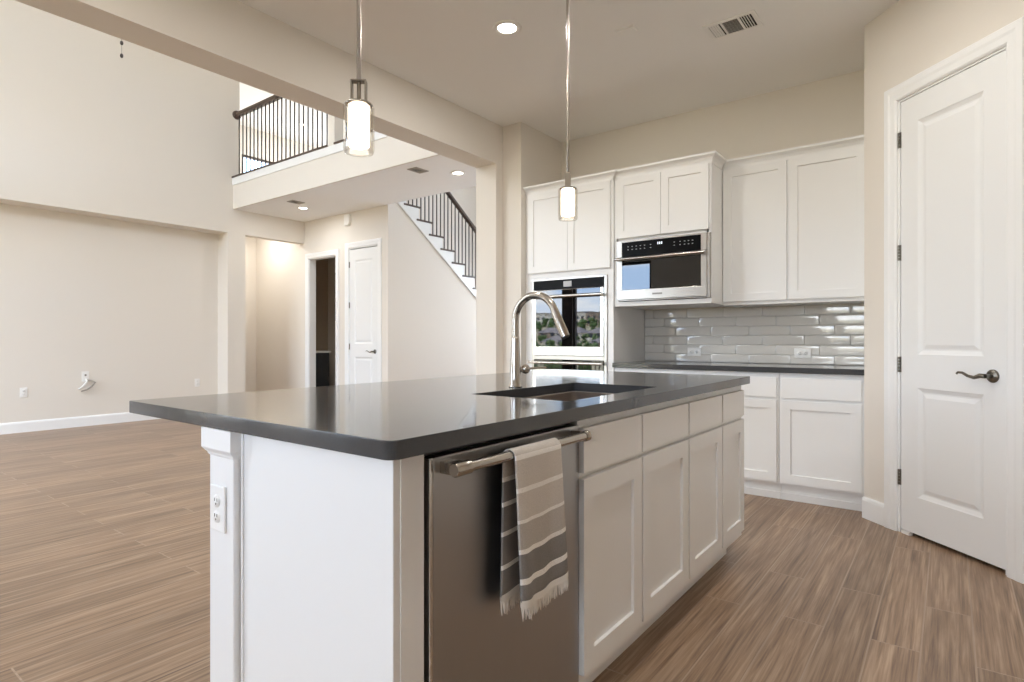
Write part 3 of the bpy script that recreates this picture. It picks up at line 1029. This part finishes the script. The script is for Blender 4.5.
# faucet
fx, fy, fz = -1.360, 1.825, 0.9155
fc = thing('faucet', 'brushed nickel gooseneck pull-down faucet behind the island sink', 'faucet', (fx, fy, fz))
obj('body', MB().lathe([(0.0, 0), (0.026, 0), (0.026, 0.004), (0.0225, 0.008), (0.0215, 0.06), (0.018, 0.13), (0.0160, 0.19), (0.0150, 0.20), (0.0, 0.20)], (fx, fy, fz), 28), 'chrome', fc)
np_ = []
rad, zc = 0.094, fz + 0.262
for k in range(3):
    np_.append((fx, fy, fz + 0.195 + k * 0.022))
for k in range(0, 17):
    t = R(180 - k * 9.95)
    np_.append((fx + rad + rad * math.cos(t), fy, zc + rad * math.sin(t)))
obj('gooseneck', MB().tube(np_, 0.0140, 20), 'chrome', fc)
e0, e1 = Vector(np_[-1]), Vector(np_[-2])
dv = (e0 - e1).normalized()
sp = obj('spray_head', MB().tube([e0 - dv * 0.004, e0 + dv * 0.012, e0 + dv * 0.02, e0 + dv * 0.092, e0 + dv * 0.110], [0.0150, 0.0150, 0.0155, 0.0180, 0.0170], 20), 'chrome', fc)
obj('nozzle', MB().tube([e0 + dv * 0.1095, e0 + dv * 0.1135], 0.0145, 18), 'black', sp)
hl = obj('valve', MB().tube([(fx, fy, fz + 0.070), (fx + 0.022, fy + 0.030, fz + 0.070)], 0.011, 14).lathe([(0, -0.019), (0.010, -0.0165), (0.0175, -0.008), (0.019, 0), (0.0175, 0.008), (0.010, 0.0165), (0, 0.019)], (fx + 0.024, fy + 0.034, fz + 0.070), 18), 'chrome', fc)
obj('lever', MB().tube([(fx + 0.03, fy + 0.042, fz + 0.072), (fx + 0.046, fy + 0.066, fz + 0.073), (fx + 0.075, fy + 0.105, fz + 0.075)], [0.005, 0.0048, 0.0042], 12), 'chrome', hl)

# ------------------------------------------------------------------ dishwasher and towel
dw = thing('dishwasher', 'stainless dishwasher with a towel bar handle at the end of the island', 'dishwasher', (-1.15, 1.13, 0))
xd = -0.838
obj('tub', MB().box(-1.42, xd - 0.03, 0.832, 1.424, 0.02, 0.865), 'black', dw)
obj('door_edge', MB().box(xd - 0.03, xd + 0.0005, 0.836, 0.8455, 0.11, 0.860), 'steel_o', dw, 0.0025)
pn = obj('front_panel', MB().box(xd - 0.03, xd, 0.846, 1.426, 0.11, 0.860), 'steel_h', dw, 0.003)
obj('toe_kick', MB().box(-0.93, -0.91, 0.832, 1.426, 0, 0.10), 'black', dw)
hx, hz = -0.795, 0.838
hd = obj('handle', MB().tube([(hx, 0.88, hz), (hx, 1.39, hz)], 0.0115, 18), 'chrome', pn)
for y0, y1 in ((0.860, 0.905), (1.378, 1.396)):
    obj('handle_end', MB().tube([(hx, y0, hz), (hx, y0 + 0.003, hz), (hx, y1, hz)], [0.0125, 0.0150, 0.0150], 18).box(xd, hx, y0 + 0.004, y1 - 0.004, hz - 0.012, hz + 0.012), 'chrome', hd)

# towel draped over the handle: a front fall and, peeking out behind its left edge, a back fall
tw = thing('dish_towel', 'grey and white striped fringed towel draped over the dishwasher handle', 'towel', (hx, 1.13, 0.46))
NU, r0 = 34, 0.0150


def cloth(path_fn, y_fn, nv):
    mb = MB()
    vs, uv = [], []
    for j in range(nv + 1):
        for i in range(NU + 1):
            u, v = i / NU, j / nv
            vs.append((*path_fn(u, v),))
            uv.append((u, v))
    fs = [(j * (NU + 1) + i, j * (NU + 1) + i + 1, (j + 1) * (NU + 1) + i + 1, (j + 1) * (NU + 1) + i) for j in range(nv) for i in range(NU)]
    mb.add(vs, fs, True)
    mb.uv = uv
    return mb


L_BACK, L_TOP, L_FRONT = 0.318, math.pi * r0, 0.320
LT = L_BACK + L_TOP + L_FRONT


def towel_pt(u, v):
    s = v * LT
    drop_f = max(0.0, s - L_BACK - L_TOP) / L_FRONT
    drop_b = max(0.0, L_BACK - s) / L_BACK
    yl_f, yr_f = 1.046 + 0.012 * drop_f, 1.236 + 0.014 * drop_f
    yl_b, yr_b = 1.040 - 0.010 * drop_b, 1.226
    if s < L_BACK:
        y = yl_b + (yr_b - yl_b) * u
        x = hx - r0 - 0.002 * drop_b + 0.004 * math.sin(u * 9 + 1) * drop_b
        x = max(x, xd + 0.004)
        z = hz - (L_BACK - s)
    elif s < L_BACK + L_TOP:
        t = math.pi * (s - L_BACK) / L_TOP
        y = yl_b + (yl_f - yl_b) * t / math.pi + ((yr_b - yl_b) + ((yr_f - yl_f) - (yr_b - yl_b)) * t / math.pi) * u
        x, z = hx - r0 * math.cos(t), hz + r0 * math.sin(t)
    else:
        y = yl_f + (yr_f - yl_f) * u
        x = hx + r0 + drop_f * (0.006 * math.sin(u * 7.5 + 0.6) + 0.004 * math.sin(u * 15)) + 0.004 * drop_f
        z = hz - (s - L_BACK - L_TOP) * (1 + 0.04 * math.sin(u * 3.1)) - 0.010 * (1 - u) * drop_f
    return x, y, z


tcl = obj('cloth', cloth(towel_pt, None, 60), 'towel', tw)
sol = tcl.modifiers.new('solid', 'SOLIDIFY')
sol.thickness = 0.003
sol.offset = 0
rng = random.Random(11)
for edge in (1.0, 0.0):
    fb = MB()
    e_ = []
    for k in range(9):
        pass
    # woven white hem then loose threads
    hem = []
    for i in range(NU + 1):
        p = Vector(towel_pt(i / NU, edge))
        hem.append(p)
    vs = []
    for p in hem:
        vs += [(p.x + 0.002, p.y, p.z + 0.003), (p.x + 0.0022, p.y, p.z - 0.012), (p.x - 0.002, p.y, p.z - 0.012), (p.x - 0.002, p.y, p.z + 0.003)]
    fs = []
    for i in range(NU):
        for k in range(4):
            fs.append((i * 4 + k, i * 4 + (k + 1) % 4, (i + 1) * 4 + (k + 1) % 4, (i + 1) * 4 + k))
    fb.add(vs, fs)
    for i in range(92):
        p = Vector(towel_pt((i + 0.5) / 92, edge))
        ln = rng.uniform(0.022, 0.036)
        dy, dx = rng.uniform(-0.004, 0.004), rng.uniform(-0.002, 0.003)
        fb.tube([(p.x, p.y, p.z - 0.010), (p.x + dx, p.y + dy * 0.5, p.z - 0.010 - ln * 0.55), (p.x + dx * 1.4, p.y + dy, p.z - 0.010 - ln)], [0.0018, 0.0015, 0.0007], 5)
    obj('fringe', fb, 'fringe', tw)


# ------------------------------------------------------------------ lights
def pendant(label, x, y, rz):
    zb = 1.655
    r = thing('pendant_lamp', label, 'pendant light', (x, y, zb), rz, 'pendants over the island')
    L = dict(local=True)
    zt_ = 3.05 - zb
    obj('canopy', MB().lathe([(0.0, zt_ - 0.03), (0.012, zt_ - 0.03), (0.055, zt_ - 0.022), (0.062, zt_ - 0.010), (0.062, zt_)], n=28), 'chrome', r, **L)
    obj('rod', MB().tube([(0, 0, 0.213), (0, 0, zt_ - 0.03)], 0.0070, 12), 'chrome', r, **L)
    obj('bracket', MB().box(-0.0225, -0.0185, -0.013, 0.013, 0.145, 0.212).box(0.0185, 0.0225, -0.013, 0.013, 0.145, 0.212).box(-0.0225, 0.0225, -0.013, 0.013, 0.210, 0.214).tube([(0, 0, 0.147), (0, 0, 0.212)], 0.006, 10), 'bracket', r, 0.0008, **L)
    obj('cap', MB().lathe([(0, 0.139), (0.038, 0.139), (0.041, 0.142), (0.038, 0.146), (0, 0.146)], n=28), 'chrome', r, **L)
    obj('inner_shade', MB().lathe([(0.0, 0.018), (0.027, 0.018), (0.031, 0.022), (0.031, 0.138), (0, 0.138)], n=28), 'opal', r, **L)
    obj('outer_glass', MB().lathe([(0.043, 0.141), (0.045, 0.137), (0.045, 0.008), (0.042, 0.0), (0.036, 0.0), (0.041, 0.010), (0.041, 0.137)], n=36), 'clear', r, **L)
    return r


pendant('clear glass pendant with a lit white cylinder over the near part of the island', -1.40, 1.102, R(40))
pendant('clear glass pendant with a lit white cylinder over the island by the faucet side', -1.408, 2.295, R(121))


def can(label, x, y, z, power, group):
    r = thing('recessed_light', label, 'recessed light', (x, y, z), group=group)
    obj('trim_ring', MB().lathe([(0.058, -0.001), (0.064, -0.006), (0.088, -0.005), (0.092, 0.0), (0.058, 0.0)], n=40), 'white', r, local=True)
    obj('lens', MB().lathe([(0, -0.003), (0.058, -0.003), (0.059, 0)], n=32), 'lamp', r, local=True)
    if power:
        l = bpy.data.lights.new('lamp', 'AREA')
        l.shape = 'DISK'
        l.size = 0.11
        l.energy = power
        l.color = (1.0, 0.98, 0.95)
        o = bpy.data.objects.new('lamp', l)
        C.objects.link(o)
        o.parent = r
        o.location = (0, 0, -0.010)
    return r


KP = 11.0
can('lit round recessed light in the kitchen ceiling', -2.21, 2.879, 3.05, KP, 'recessed ceiling lights')
can('added unseen recessed light in the kitchen ceiling in front of the pantry door', -0.55, 2.879, 3.05, KP, 'recessed ceiling lights')  # out of view, added to light the kitchen
can('added unseen recessed light in the kitchen ceiling above the seating side of the island', -2.21, 0.75, 3.05, KP, 'recessed ceiling lights')  # another added kitchen fill lamp outside the frame
can('added unseen recessed light in the kitchen ceiling above the aisle by the dishwasher', -0.55, 0.75, 3.05, KP, 'recessed ceiling lights')  # added fill as well, not in view
can('lit round recessed light under the loft near the stair railing', -4.587, 5.034, 3.05, 5.0, 'recessed ceiling lights')
can('lit round recessed light under the loft near the hall doors', -7.631, 4.99, 3.05, 5.0, 'recessed ceiling lights')
can('added unseen recessed light brightening the side hall beyond the living room wall', -9.25, 5.1, 3.05, 9.0, 'recessed ceiling lights')  # hidden lamp added to lift the dark hall
can('lit round recessed light in the loft ceiling behind the balusters', -11.39, 7.45, 5.85, KP, 'recessed ceiling lights')
can('lit round recessed light in the loft ceiling just above the handrail', -10.01, 5.79, 5.85, KP, 'recessed ceiling lights')


def vent(label, x, y, rz, w, d, dark):
    r = thing('air_vent', label, 'air vent', (x, y, 3.05), rz, 'ceiling air vents')
    a, b = w / 2, d / 2
    obj('frame', MB().box(-a, a, -b, -b + 0.028, -0.007, 0).box(-a, a, b - 0.028, b, -0.007, 0).box(-a, -a + 0.028, -b + 0.028, b - 0.028, -0.007, 0).box(a - 0.028, a, -b + 0.028, b - 0.028, -0.007, 0)
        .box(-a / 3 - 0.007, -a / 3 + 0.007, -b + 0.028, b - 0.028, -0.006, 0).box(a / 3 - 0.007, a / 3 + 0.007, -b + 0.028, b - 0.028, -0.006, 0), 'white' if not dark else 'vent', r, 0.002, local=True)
    obj('duct_shade', MB().box(-a + 0.01, a - 0.01, -b + 0.01, b - 0.01, -0.0012, -0.0002), 'vent_shade' if not dark else 'ventdark', r, local=True)  # thin dark sheet, paints the shade behind the slats
    sl = MB()
    for s, x0, x1 in ((-1, -a + 0.03, -a / 3 - 0.009), (1, a / 3 + 0.009, a - 0.03)):
        k = x0 + 0.008
        while k < x1 - 0.004:
            sl.box(-0.0065, 0.0065, -b + 0.028, b - 0.028, -0.0006, 0.0006, T=Matrix.Translation((k, 0, -0.004)) @ Matrix.Rotation(R(38 * s), 4, 'Y'))
            k += 0.0145
    k = -b + 0.036
    while k < b - 0.03:
        sl.box(-a / 3 + 0.009, a / 3 - 0.009, -0.0065, 0.0065, -0.0006, 0.0006, T=Matrix.Translation((0, k, -0.004)) @ Matrix.Rotation(R(40), 4, 'X'))
        k += 0.0145
    obj('slats', sl, 'white' if not dark else 'vent', r, local=True)
    return r


vent('white three-section air vent in the kitchen ceiling', -1.075, 3.70, R(0), 0.31, 0.215, False)
vent('small grey air vent under the loft near the stair end', -4.872, 4.669, R(90), 0.20, 0.15, True)
vent('small grey air vent under the loft near the living room wall', -7.378, 4.713, R(90), 0.20, 0.15, True)
sd = thing('ceiling_sensor', 'small white rectangular sensor plate on the kitchen ceiling', 'sensor', (-1.622, 3.352, 3.05), R(0))
obj('cover', MB().box(-0.06, 0.06, -0.04, 0.04, -0.014, 0), 'white', sd, 0.004, local=True)
obj('lip', MB().box(-0.064, 0.064, -0.044, 0.044, -0.004, 0), 'white', sd, local=True)

# ceiling fan: only its pull chains come into view below the beam
fan = thing('ceiling_fan', 'ceiling fan whose beaded pull chain hangs just below the beam', 'ceiling fan', (-5.70, 1.97, 3.53))
obj('downrod', MB().tube([(-5.58, 1.97, 4.45), (-5.58, 1.97, 5.84)], 0.013, 12), 'iron', fan)
obj('canopy', MB().lathe([(0.0, 5.76), (0.03, 5.76), (0.07, 5.80), (0.075, 5.849), (0, 5.849)], (-5.58, 1.97, 0), 24), 'iron', fan)
obj('motor', MB().lathe([(0, 4.22), (0.07, 4.22), (0.12, 4.26), (0.14, 4.32), (0.13, 4.40), (0.05, 4.46), (0, 4.46)], (-5.58, 1.97, 0), 28), 'iron', fan)
for k in range(5):
    T = Matrix.Translation((-5.58, 1.97, 4.33)) @ Matrix.Rotation(R(72 * k + 10), 4, 'Z') @ Matrix.Rotation(R(11), 4, 'X')
    obj('blade', MB(T).prism([(0.12, -0.03), (0.22, -0.06), (0.66, -0.07), (0.70, -0.05), (0.70, 0.05), (0.66, 0.07), (0.22, 0.06), (0.12, 0.03)], -0.004, 0.004, 'z'), 'darkwood', fan)
obj('pull_chain', MB().tube([(-5.70, 1.97, 3.53), (-5.70, 1.97, 4.27)], 0.0022, 6), 'vent', fan)
for z in (3.55, 3.66):
    obj('chain_bead', MB().lathe([(0, -0.02), (0.010, -0.014), (0.013, 0), (0.010, 0.014), (0, 0.02)], (-5.70, 1.97, z), 12), 'iron', fan)

# ------------------------------------------------------------------ loft railing and stairs
for (x0, x1, xb0, lab, ros) in ((-8.52, -6.20, -8.44, 'dark iron balcony railing with wood handrail along the loft edge', True),
                                (-6.05, -3.5, -5.90, 'second stretch of dark balcony railing past the white loft column', False)):
    lr = thing('loft_railing', lab, 'railing', ((x0 + x1) / 2, 4.455, 3.49), group='loft railings')
    obj('shoe_rail', MB().box(x0 + (0.001 if ros else 0), x1, 4.375, 4.475, 3.506, 3.530), 'darkwood', lr, 0.004)
    hr = obj('handrail', MB().prism([(4.425, 4.43), (4.485, 4.43), (4.492, 4.455), (4.485, 4.487), (4.465, 4.497), (4.445, 4.497), (4.425, 4.487), (4.418, 4.455)], x0 + 0.02, x1 + 0.01 if ros else x1, 'x'), 'darkwood', lr)
    if ros:
        obj('rosette', MB().lathe([(0, 0.026), (0.045, 0.026), (0.062, 0.018), (0.065, 0.0), (0, 0)], n=24, T=Matrix.Translation((x0 + 0.0005, 4.455, 4.462)) @ Matrix.Rotation(R(90), 4, 'Y')), 'darkwood', lr)
    nb = int(round((x1 - 0.09 - xb0) / 0.1025))
    for k in range(nb + 1):
        x = xb0 + k * (x1 - 0.09 - xb0) / nb
        obj('baluster', MB().box(x - 0.0065, x + 0.0065, 4.4485, 4.4615, 3.528, 4.435), 'iron', lr)

XS = -6.46
stc = thing('staircase', 'white staircase with dark treads rising behind the hall to the loft', 'stairs', (-6.98, 7.6, 0))
sk_pts, KT = [], 13
for k in range(-1, KT):
    yn = ST0 + SRUN * k
    zk = SZ0 - SRISE * k
    if zk < 0.05:
        break
    obj('tread', MB().box(-7.505, XS + 0.030, max(5.725, yn - 0.335), yn, zk - 0.028, zk), 'darkwood', stc, 0.005)
    obj('riser', MB().box(-7.505, XS - 0.005, yn - 0.045, yn - 0.030, zk - SRISE, zk - 0.028), 'trim', stc)
    sk_pts += [(max(5.725, yn - 0.030 - SRUN), zk - 0.028), (yn - 0.030, zk - 0.028)]
ylast = sk_pts[-1][0]
poly = sk_pts + [(ylast, max(0.0, stair_z(ylast) - 0.36)), (sk_pts[0][0], stair_z(sk_pts[0][0]) - 0.36)]
obj('stringer', MB().prism(poly, XS + 0.001, XS + 0.016, 'x'), 'trim', stc)
ya, yb = sk_pts[0][0], ylast
obj('stringer_moulding', MB().prism([(ya, stair_z(ya) - 0.36), (yb, stair_z(yb) - 0.36), (yb, stair_z(yb) - 0.325), (ya, stair_z(ya) - 0.325)], XS + 0.016, XS + 0.030, 'x'), 'trim', stc, 0.004)
srl = thing('stair_railing', 'dark stair railing with iron balusters running down beside the treads', 'railing', (XS - 0.03, 7.4, 1.9))
RH = 0.84
HP = [(-0.03, -0.03), (0.03, -0.03), (0.036, 0), (0.03, 0.026), (0.015, 0.034), (-0.015, 0.034), (-0.03, 0.026), (-0.036, 0)]
vs = []
for y in (5.72, 8.9):
    vs += [(XS - 0.03 + a, y, stair_z(y) + RH + b) for a, b in HP]
obj('handrail', MB().add(vs, [tuple(range(8)), tuple(range(15, 7, -1))] + [(i, i + 8, (i + 1) % 8 + 8, (i + 1) % 8) for i in range(8)]), 'darkwood', srl)
for k in range(-1, 9):
    yn, zk = ST0 + SRUN * k, SZ0 - SRISE * k
    for j in range(3):
        y = yn - 0.030 - j * SRUN / 3
        if y > 5.75:
            obj('baluster', MB().box(XS - 0.0365, XS - 0.0235, y - 0.0065, y + 0.0065, zk - 0.002, stair_z(y) + RH - 0.02), 'iron', srl)

# powder room fittings seen through the open doorway
va = thing('vanity', 'black vanity cabinet with a white top inside the open doorway', 'vanity', (-9.35, 6.12, 0))
obj('cabinet', MB().box(-9.598, -9.11, 5.76, 6.50, 0.0, 0.865), 'vanity', va, 0.002)
obj('vanity_top', MB().box(-9.598, -9.09, 5.74, 6.52, 0.866, 0.90), 'white', va, 0.003)
obj('door', MB().box(-9.11, -9.092, 5.80, 6.12, 0.12, 0.83), 'vanity', va, 0.002)
obj('door', MB().box(-9.11, -9.092, 6.14, 6.46, 0.12, 0.83), 'vanity', va, 0.002)
mi = thing('mirror', 'dark framed mirror on the wall inside the open doorway', 'mirror', (-9.10, 6.80, 1.46))
obj('frame', MB().box(-9.34, -9.29, 6.79, 6.819, 1.46, 2.38).box(-8.80, -8.75, 6.79, 6.819, 1.46, 2.38).box(-9.29, -8.80, 6.79, 6.819, 1.46, 1.51).box(-9.29, -8.80, 6.79, 6.819, 2.33, 2.38), 'vanity', mi)
obj('glass', MB().box(-9.29, -8.80, 6.805, 6.818, 1.51, 2.33), 'chrome', mi)

# ------------------------------------------------------------------ outside, as the ovens mirror it
HZ = [(-4.8, -1.2), (-30, -1.2), (-120, -1.6), (-250, 8.5), (-420, 14.0)]
gv = [(x, y, z) for y, z in HZ for x in (-420, 120)]
struct('ground', MB().add(gv, [(2 * k + 1, 2 * k, 2 * k + 2, 2 * k + 3) for k in range(4)]), 'grass')
struct('floor_deck', MB().box(-9.5, -3.6, -4.7, -2.36, -0.14, -0.02), 'deck')
dk = thing('deck_railing', 'black patio railing mirrored in the lower oven glass', 'railing', (-6.5, -4.6, -0.02))
obj('top_rail', MB().box(-9.4, -3.7, -4.64, -4.58, 0.84, 0.88), 'iron', dk)
obj('bottom_rail', MB().box(-9.4, -3.7, -4.63, -4.59, 0.06, 0.09), 'iron', dk)
k = 0
while -9.38 + k * 0.12 < -3.7:
    x = -9.38 + k * 0.12
    obj('baluster', MB().box(x - 0.01, x + 0.01, -4.62, -4.60, -0.02, 0.84), 'iron', dk)
    k += 1


def hill_z(y):
    for (a, za), (b, zb) in zip(HZ, HZ[1:]):
        if y >= b:
            return za + (zb - za) * (a - y) / (a - b)
    return HZ[-1][1]


def house(label, x, y, w, d, h, wm, flat=False):
    z = hill_z(y) - 0.4
    r = thing('house', label, 'house', (x, y, z), group='houses on the hillside')
    obj('walls', MB().box(x - w / 2, x + w / 2, y - d / 2, y + d / 2, z, z + h), wm, r)
    if flat:
        obj('roof', MB().box(x - w / 2 - .3, x + w / 2 + .3, y - d / 2 - .3, y + d / 2 + .3, z + h, z + h + 0.3), 'shingle', r)
    else:
        rz = z + h
        obj('roof', MB().add([(x - w / 2 - .5, y - d / 2 - .5, rz), (x + w / 2 + .5, y - d / 2 - .5, rz), (x + w / 2 + .5, y + d / 2 + .5, rz), (x - w / 2 - .5, y + d / 2 + .5, rz), (x - w / 4, y, rz + d * 0.26), (x + w / 4, y, rz + d * 0.26)],
                             [(3, 2, 1, 0), (0, 1, 5, 4), (2, 3, 4, 5), (1, 2, 5), (3, 0, 4)]), 'shingle', r)
    nw = max(2, int(w / 3))
    for i in range(nw):
        for f in range(2 if h > 4.5 else 1):
            wx = x - w / 2 + (i + 0.5) * w / nw
            obj('window', MB().box(wx - 0.7, wx + 0.7, y + d / 2, y + d / 2 + 0.06, z + 1.0 + f * 2.7, z + 2.4 + f * 2.7), 'hglass', r)


house('white two-storey house on the ridge, leftmost in the oven mirror image', -177, -252, 12, 9, 7.0, 'stucco', True)
house('cream hip-roofed house on the ridge in the oven mirror image', -163, -262, 11, 9, 5.6, 'stucco')
house('white modern house on the ridge, right half of the oven mirror image', -152, -258, 9, 9, 7.2, 'stucco', True)
house('brown flat-roofed house at the right end of the ridge in the oven mirror image', -139, -250, 13, 9, 6.6, 'stucco2', True)
house('pale bungalow with a grey hip roof on the slope in the oven mirror image', -86, -128, 8, 7, 1.9, 'stucco')
house('brown bungalow with a grey hip roof on the slope in the oven mirror image', -71, -126, 7, 6, 1.8, 'stucco2')
house('white bungalow half way up the slope in the oven mirror image', -101, -160, 10, 8, 2.2, 'stucco')
house('grey-roofed cottage half way up the slope in the oven mirror image', -112, -164, 8, 7, 2.2, 'stucco2')
house('small white cottage half way up the slope in the oven mirror image', -88, -157, 9, 7, 2.4, 'stucco')


def shrub(x, y, rx, h, seed):
    rg = random.Random(seed)
    z = hill_z(y) - 0.1
    r = thing('shrub', 'green shrub on the slope in the mirror image of the oven glass', 'shrub', (x, y, z), group='shrubs on the slope outside')
    mb = MB()
    for k in range(14):
        a, rr = rg.uniform(0, 6.28), rg.uniform(0, rx * 0.7)
        s = rg.uniform(0.28, 0.5) * rx
        cz = z + s * 0.6 + rg.uniform(0, max(0.05, h - 1.3 * s))
        mb.lathe([(0, -s), (s * 0.6, -s * 0.8), (s * 0.95, -s * 0.3), (s, 0.1 * s), (s * 0.75, s * 0.62), (0, s)], (x + rr * math.cos(a), y + rr * math.sin(a), cz), 9, smooth=False)
    obj('foliage', mb, 'leaf', r)
    obj('stem', MB().tube([(x, y, z - 0.1), (x, y, z + h * 0.5)], 0.08, 6), 'trunk', r)


i = 0
for y, x0, x1, n_, hh in ((-13.5, -17, -10.5, 4, 1.0), (-27, -27, -18, 5, 1.5), (-58, -48, -34, 8, 2.6), (-95, -78, -52, 9, 2.8), (-142, -108, -78, 9, 3.2), (-205, -152, -112, 9, 5.0), (-238, -180, -128, 9, 5.0)):
    for k in range(n_):
        rg = random.Random(100 + i)
        w_ = (x1 - x0) / n_
        shrub(x0 + w_ * (k + 0.5), y + rg.uniform(-1.5, 1.5), min(hh * rg.uniform(0.55, 0.8), w_ * 0.40), hh * rg.uniform(0.7, 1.0), i)
        i += 1
